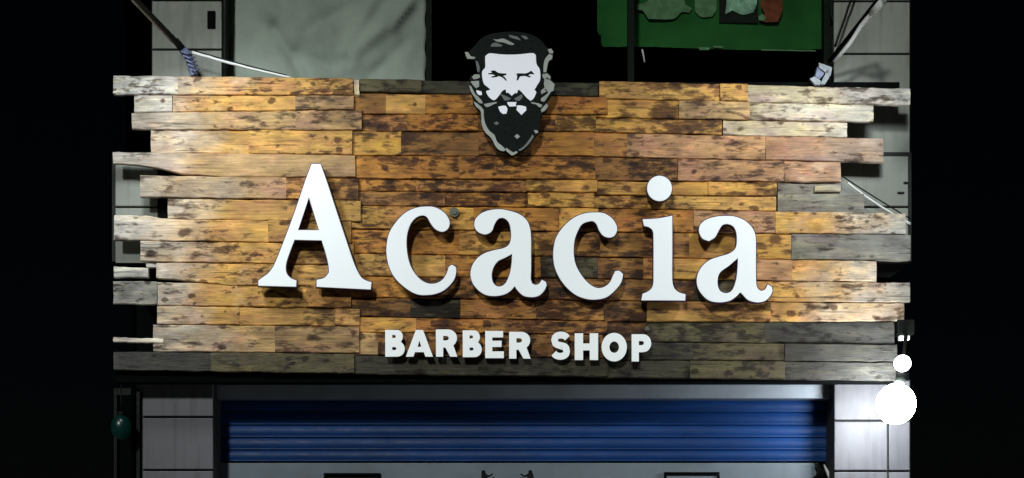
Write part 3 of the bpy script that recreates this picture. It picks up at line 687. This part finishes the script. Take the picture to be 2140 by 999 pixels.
ep('ear', [(1238,680),(1312,670),(1362,720),(1352,762),(1322,735),(1285,738),(1290,752),(1345,768),(1420,830),(1402,930),(1362,20,8),(1292,130,8),(1258,165,8),(1214,150,8),(1224,110,8),(1282,70,8),(1325,955),(1290,900),(1268,905),(1300,940),(1222,980),(1214,930),(1272,880),(1260,820),(1272,760),(1240,720)], 'emb_grey')
ep('hair_highlight', [(500,155),(560,165),(640,150),(700,168),(820,230),(800,246),(730,236),(650,206),(560,196)], 'emb_grey')
ep('hair_highlight', [(465,262),(490,225),(550,213),(642,250),(632,268),(480,272)], 'emb_mid')
ep('hair_highlight', [(738,94),(800,108),(870,125),(918,178),(860,162),(758,132)], 'emb_mid')
ep('hair_highlight', [(918,108),(990,113),(1028,155),(980,162)], 'emb_mid')
ep('edge_line', [(85,350),(130,355),(170,410),(240,428),(222,455),(120,452),(90,385)], 'emb_grey')
ep('edge_line', [(240,480),(270,490),(302,570),(296,652),(270,642)], 'emb_mid')
ep('edge_line', [(1318,308),(1370,300),(1402,350),(1392,372),(1340,366)], 'emb_grey')
ep('edge_line', [(1340,378),(1388,398),(1382,450),(1330,490),(1312,560),(1297,652),(1255,652),(1255,560),(1275,460)], 'emb_grey')
for px, py in ((1040, 190), (1100, 190), (1068, 290)):
    tube_obj('emblem_stud', [W(px, py, YE + 0.035), W(px, py, -0.004)], 0.006, M['dkmetal'], emb, 8)
# ------------------------------------------------------------ arms, cables and lamps
def floodlight(px, py, y, aim, energy, label):
    c = W(px, py, y); t = empty('floodlight', c, label, 'floodlight', 'floodlights on arms above the sign')
    WPOS[t.name] = c.copy()
    d = (Vector(aim) - c).normalized(); q = d.to_track_quat('-Z', 'Y').to_matrix()
    def rot(bm):
        for v in bm.verts: v.co = q @ v.co + c
    bm = bmesh.new(); bx(bm, (-0.10, -0.07, 0.0), (0.10, 0.07, 0.045), 0.008)
    for k in range(7): bx(bm, (-0.085 + k * 0.027, -0.055, 0.046), (-0.078 + k * 0.027, 0.055, 0.066))
    rot(bm); put('housing', finish(bm, M['dkmetal']), t)
    bm = bmesh.new(); bx(bm, (-0.085, -0.055, -0.004), (0.085, 0.055, -0.001)); rot(bm); put('glass', finish(bm, M['flood_glass']), t)
    bm = bmesh.new()
    for s in (-1, 1): bx(bm, (s * 0.112 - 0.004, -0.012, 0.0), (s * 0.112 + 0.004, 0.012, 0.095))
    bx(bm, (-0.116, -0.012, 0.096), (0.116, 0.012, 0.102)); rot(bm); put('bracket', finish(bm, M['dkmetal']), t)
    ld = bpy.data.lights.new('flood_beam', 'SPOT'); ld.energy = energy; ld.spot_size = R(112); ld.spot_blend = 1.0; ld.shadow_soft_size = 0.16; ld.color = (0.90, 0.97, 1.0)
    lo = bpy.data.objects.new('flood_beam', ld); col.objects.link(lo); lo.parent = t; lo.location = d * 0.03
    lo.rotation_euler = d.to_track_quat('-Z', 'Y').to_euler()
    return t, c
FL, cl = floodlight(215, -150, -1.05, (-1.2, 0.0, 3.2), 92, 'black floodlight on the arm over the left end of the sign, above the picture')
FR, cr_ = floodlight(1925, -150, -1.05, (1.2, 0.0, 3.25), 78, 'black floodlight on the arm over the right end of the sign, above the picture')
al = empty('metal_rod', W(388, 112, 0.05), 'dark metal rod slanting from upper left down to the top edge of the sign', 'rod', 'lamp arms above the sign'); WPOS[al.name] = Vector(al.location)
tube_obj('rod', [cl + Vector((0, .07, .02)), W(285, 0, -0.4), W(386, 106, 0.04)], 0.009, M['dkmetal'], al, 10, 0.014)
tube_obj('conduit', [cl + Vector((-0.02, .09, 0)), W(277, 2, -0.38), W(318, 45, -0.2), W(362, 90, -0.02)], 0.006, M['galv'], al, 8)
tube_obj('end_socket', [W(366, 84, 0.0), W(385, 108, 0.04)], 0.018, M['dkmetal'], al, 10, 0.02)
# wrapped clamp under the left rod
bm = bmesh.new()
tube(bm, [W(384, 106, 0.03), W(393, 118, 0.03), W(400, 138, 0.035), W(406, 158, 0.04)], 0.024, 9, 0.020)
for i in range(5): tube(bm, [W(378 + i * 5, 108 + i * 9, 0.0), W(392 + i * 4, 113 + i * 9, -0.005), W(404 + i * 3, 112 + i * 8, 0.02)], 0.005, 6)
cp = put('wrapped_joint', finish(bm, M['bluecloth'])); cp['label'] = 'blue grey wrapped joint between the left rod and the sign top'; cp['category'] = 'joint'
ca = tube_obj('white_cable', sag(W(402, 110, 0.0), W(610, 163, 0.01), 18, 0.006, 0.001), 0.0085, M['whitecable'], None, 10, 0.005)
ca['label'] = 'taut white cable running from the wrapped joint down to the sign top at left'; ca['category'] = 'cable'
cb = tube_obj('thin_wire', sag(W(404, 106, 0.06), W(600, 158, 0.05), 14, 0.004), 0.0035, M['dkmetal'], None, 6)
cb['label'] = 'thin dark wire just above the taut white cable'; cb['category'] = 'wire'
ar = empty('metal_rod', W(1738, 135, 0.05), 'dark rod with pale conduit slanting from upper right down to the silver clamp', 'rod', 'lamp arms above the sign'); WPOS[ar.name] = Vector(ar.location)
tube_obj('rod', [cr_ + Vector((0, .12, .02)), W(1838, -4, -0.2), W(1733, 130, 0.08)], 0.012, M['dkmetal'], ar, 10)
tube_obj('conduit', [W(1863, -22, -0.28), W(1842, 8, -0.24), W(1812, 40, -0.14), W(1800, 54, -0.1), W(1776, 92, -0.04), W(1743, 130, 0.03)], 0.0135, M['whitecable'], ar, 10, 0.010)
tube_obj('sleeve', [W(1846, 2, -0.25), W(1822, 30, -0.17)], 0.020, M['galv'], ar, 10)
w2 = tube_obj('thin_wire', sag(W(1792, -40, 0.1), W(1745, 98, 0.12), 12, 0.0, .001), 0.0065, M['dkmetal'])
w2['label'] = 'dark wire hanging steeply beside the pale conduit at upper right'; w2['category'] = 'wire'
w3 = tube_obj('thin_wire', [W(1737, -60, 0.2), W(1737, 30, .2), W(1745, 60, .2), W(1740, 90, .2), W(1740, 176, .2)], 0.0065, M['dkmetal'])
w3['label'] = 'dark wire running down the inner edge of the upper right pillar'; w3['category'] = 'wire'
ck = empty('lamp_clamp', W(1717, 180, 0.03), 'small blue and silver clamp at the top edge of the sign near its right end', 'clamp'); WPOS[ck.name] = Vector(ck.location)
plate('side_plate', [[(1711,131),(1739,141),(1737,156),(1724,177),(1714,176),(1726,152),(1712,142)]], -0.02, 0.006, (M['steel'],), ck, 0.001)
plate('foot_plate', [[(1692,165),(1702,160),(1714,168),(1722,177),(1704,178)]], -0.015, 0.02, (M['steel'],), ck, 0.001)
plate('blue_body', [[(1709,139),(1726,146),(1721,158),(1712,167),(1703,160)]], -0.010, 0.05, (M['bluecloth'],), ck, 0.003)
tube_obj('bolt', [W(1730, 148, -0.03), W(1730, 148, 0.03)], 0.006, M['steel'], ck, 8)
cc = tube_obj('white_cable', sag(W(1772, 383, 0.02), W(1903, 468, 0.0), 16, 0.012, .0008), 0.0058, M['whitecable'])
cc['label'] = 'white cable sagging from the right plank ends towards the right corner'; cc['category'] = 'cable'
cd = tube_obj('thin_wire', sag(W(1750, 362, 0.04), W(1903, 458, 0.06), 14, 0.004), 0.0035, M['dkmetal'])
cd['label'] = 'thin dark wire just above the sagging white cable at right'; cd['category'] = 'wire'
# small marks on the right wall
for x0, x1, y in ((1876, 1890, 401), (1889, 1901, 380)):
    o = pxbox('wall_nail', x0, x1, y, y + 3, 0.09, 0.0975, M['joint'], bld)

# twin bulb lamp at the right
lc = W(1876, 842, -0.20)
lamp = empty('twin_lamp', lc, 'glaring white lamp with two bulbs below the right end of the sign', 'lamp'); WPOS[lamp.name] = lc.copy()
def ball(name, c, r, sx, mat, par):
    bm = bmesh.new(); bmesh.ops.create_uvsphere(bm, u_segments=32, v_segments=20, radius=r)
    for v in bm.verts: v.co = Vector((v.co.x * sx, v.co.y, v.co.z)) + c
    me = finish(bm, mat)
    for p in me.polygons: p.use_smooth = True
    return put(name, me, par)
ball('bulb', W(1872, 845, -0.20), 0.102, 0.97, M['bulb'], lamp)
ball('small_bulb', W(1886, 760, -0.18), 0.042, 1.0, M['bulb_dim'], lamp)
tube_obj('lamp_stem', [W(1889, 744, -0.17), W(1893, 702, -0.08), W(1890, 690, 0.02)], 0.010, M['dkmetal'], lamp, 8)
box_obj('lamp_base', W(1876, 668, -0.01), W(1899, 706, 0.10), M['dkmetal'], lamp, 0.006)
pxbox('lamp_glint', 1880, 1902, 701, 711, -0.07, -0.04, M['whitecable'], lamp, 0.004)  # white piece standing in for a glint of light above the bulbs
tube_obj('bulb_socket', [W(1880, 800, -0.19), W(1884, 781, -0.185)], 0.026, M['dkmetal'], lamp, 14)
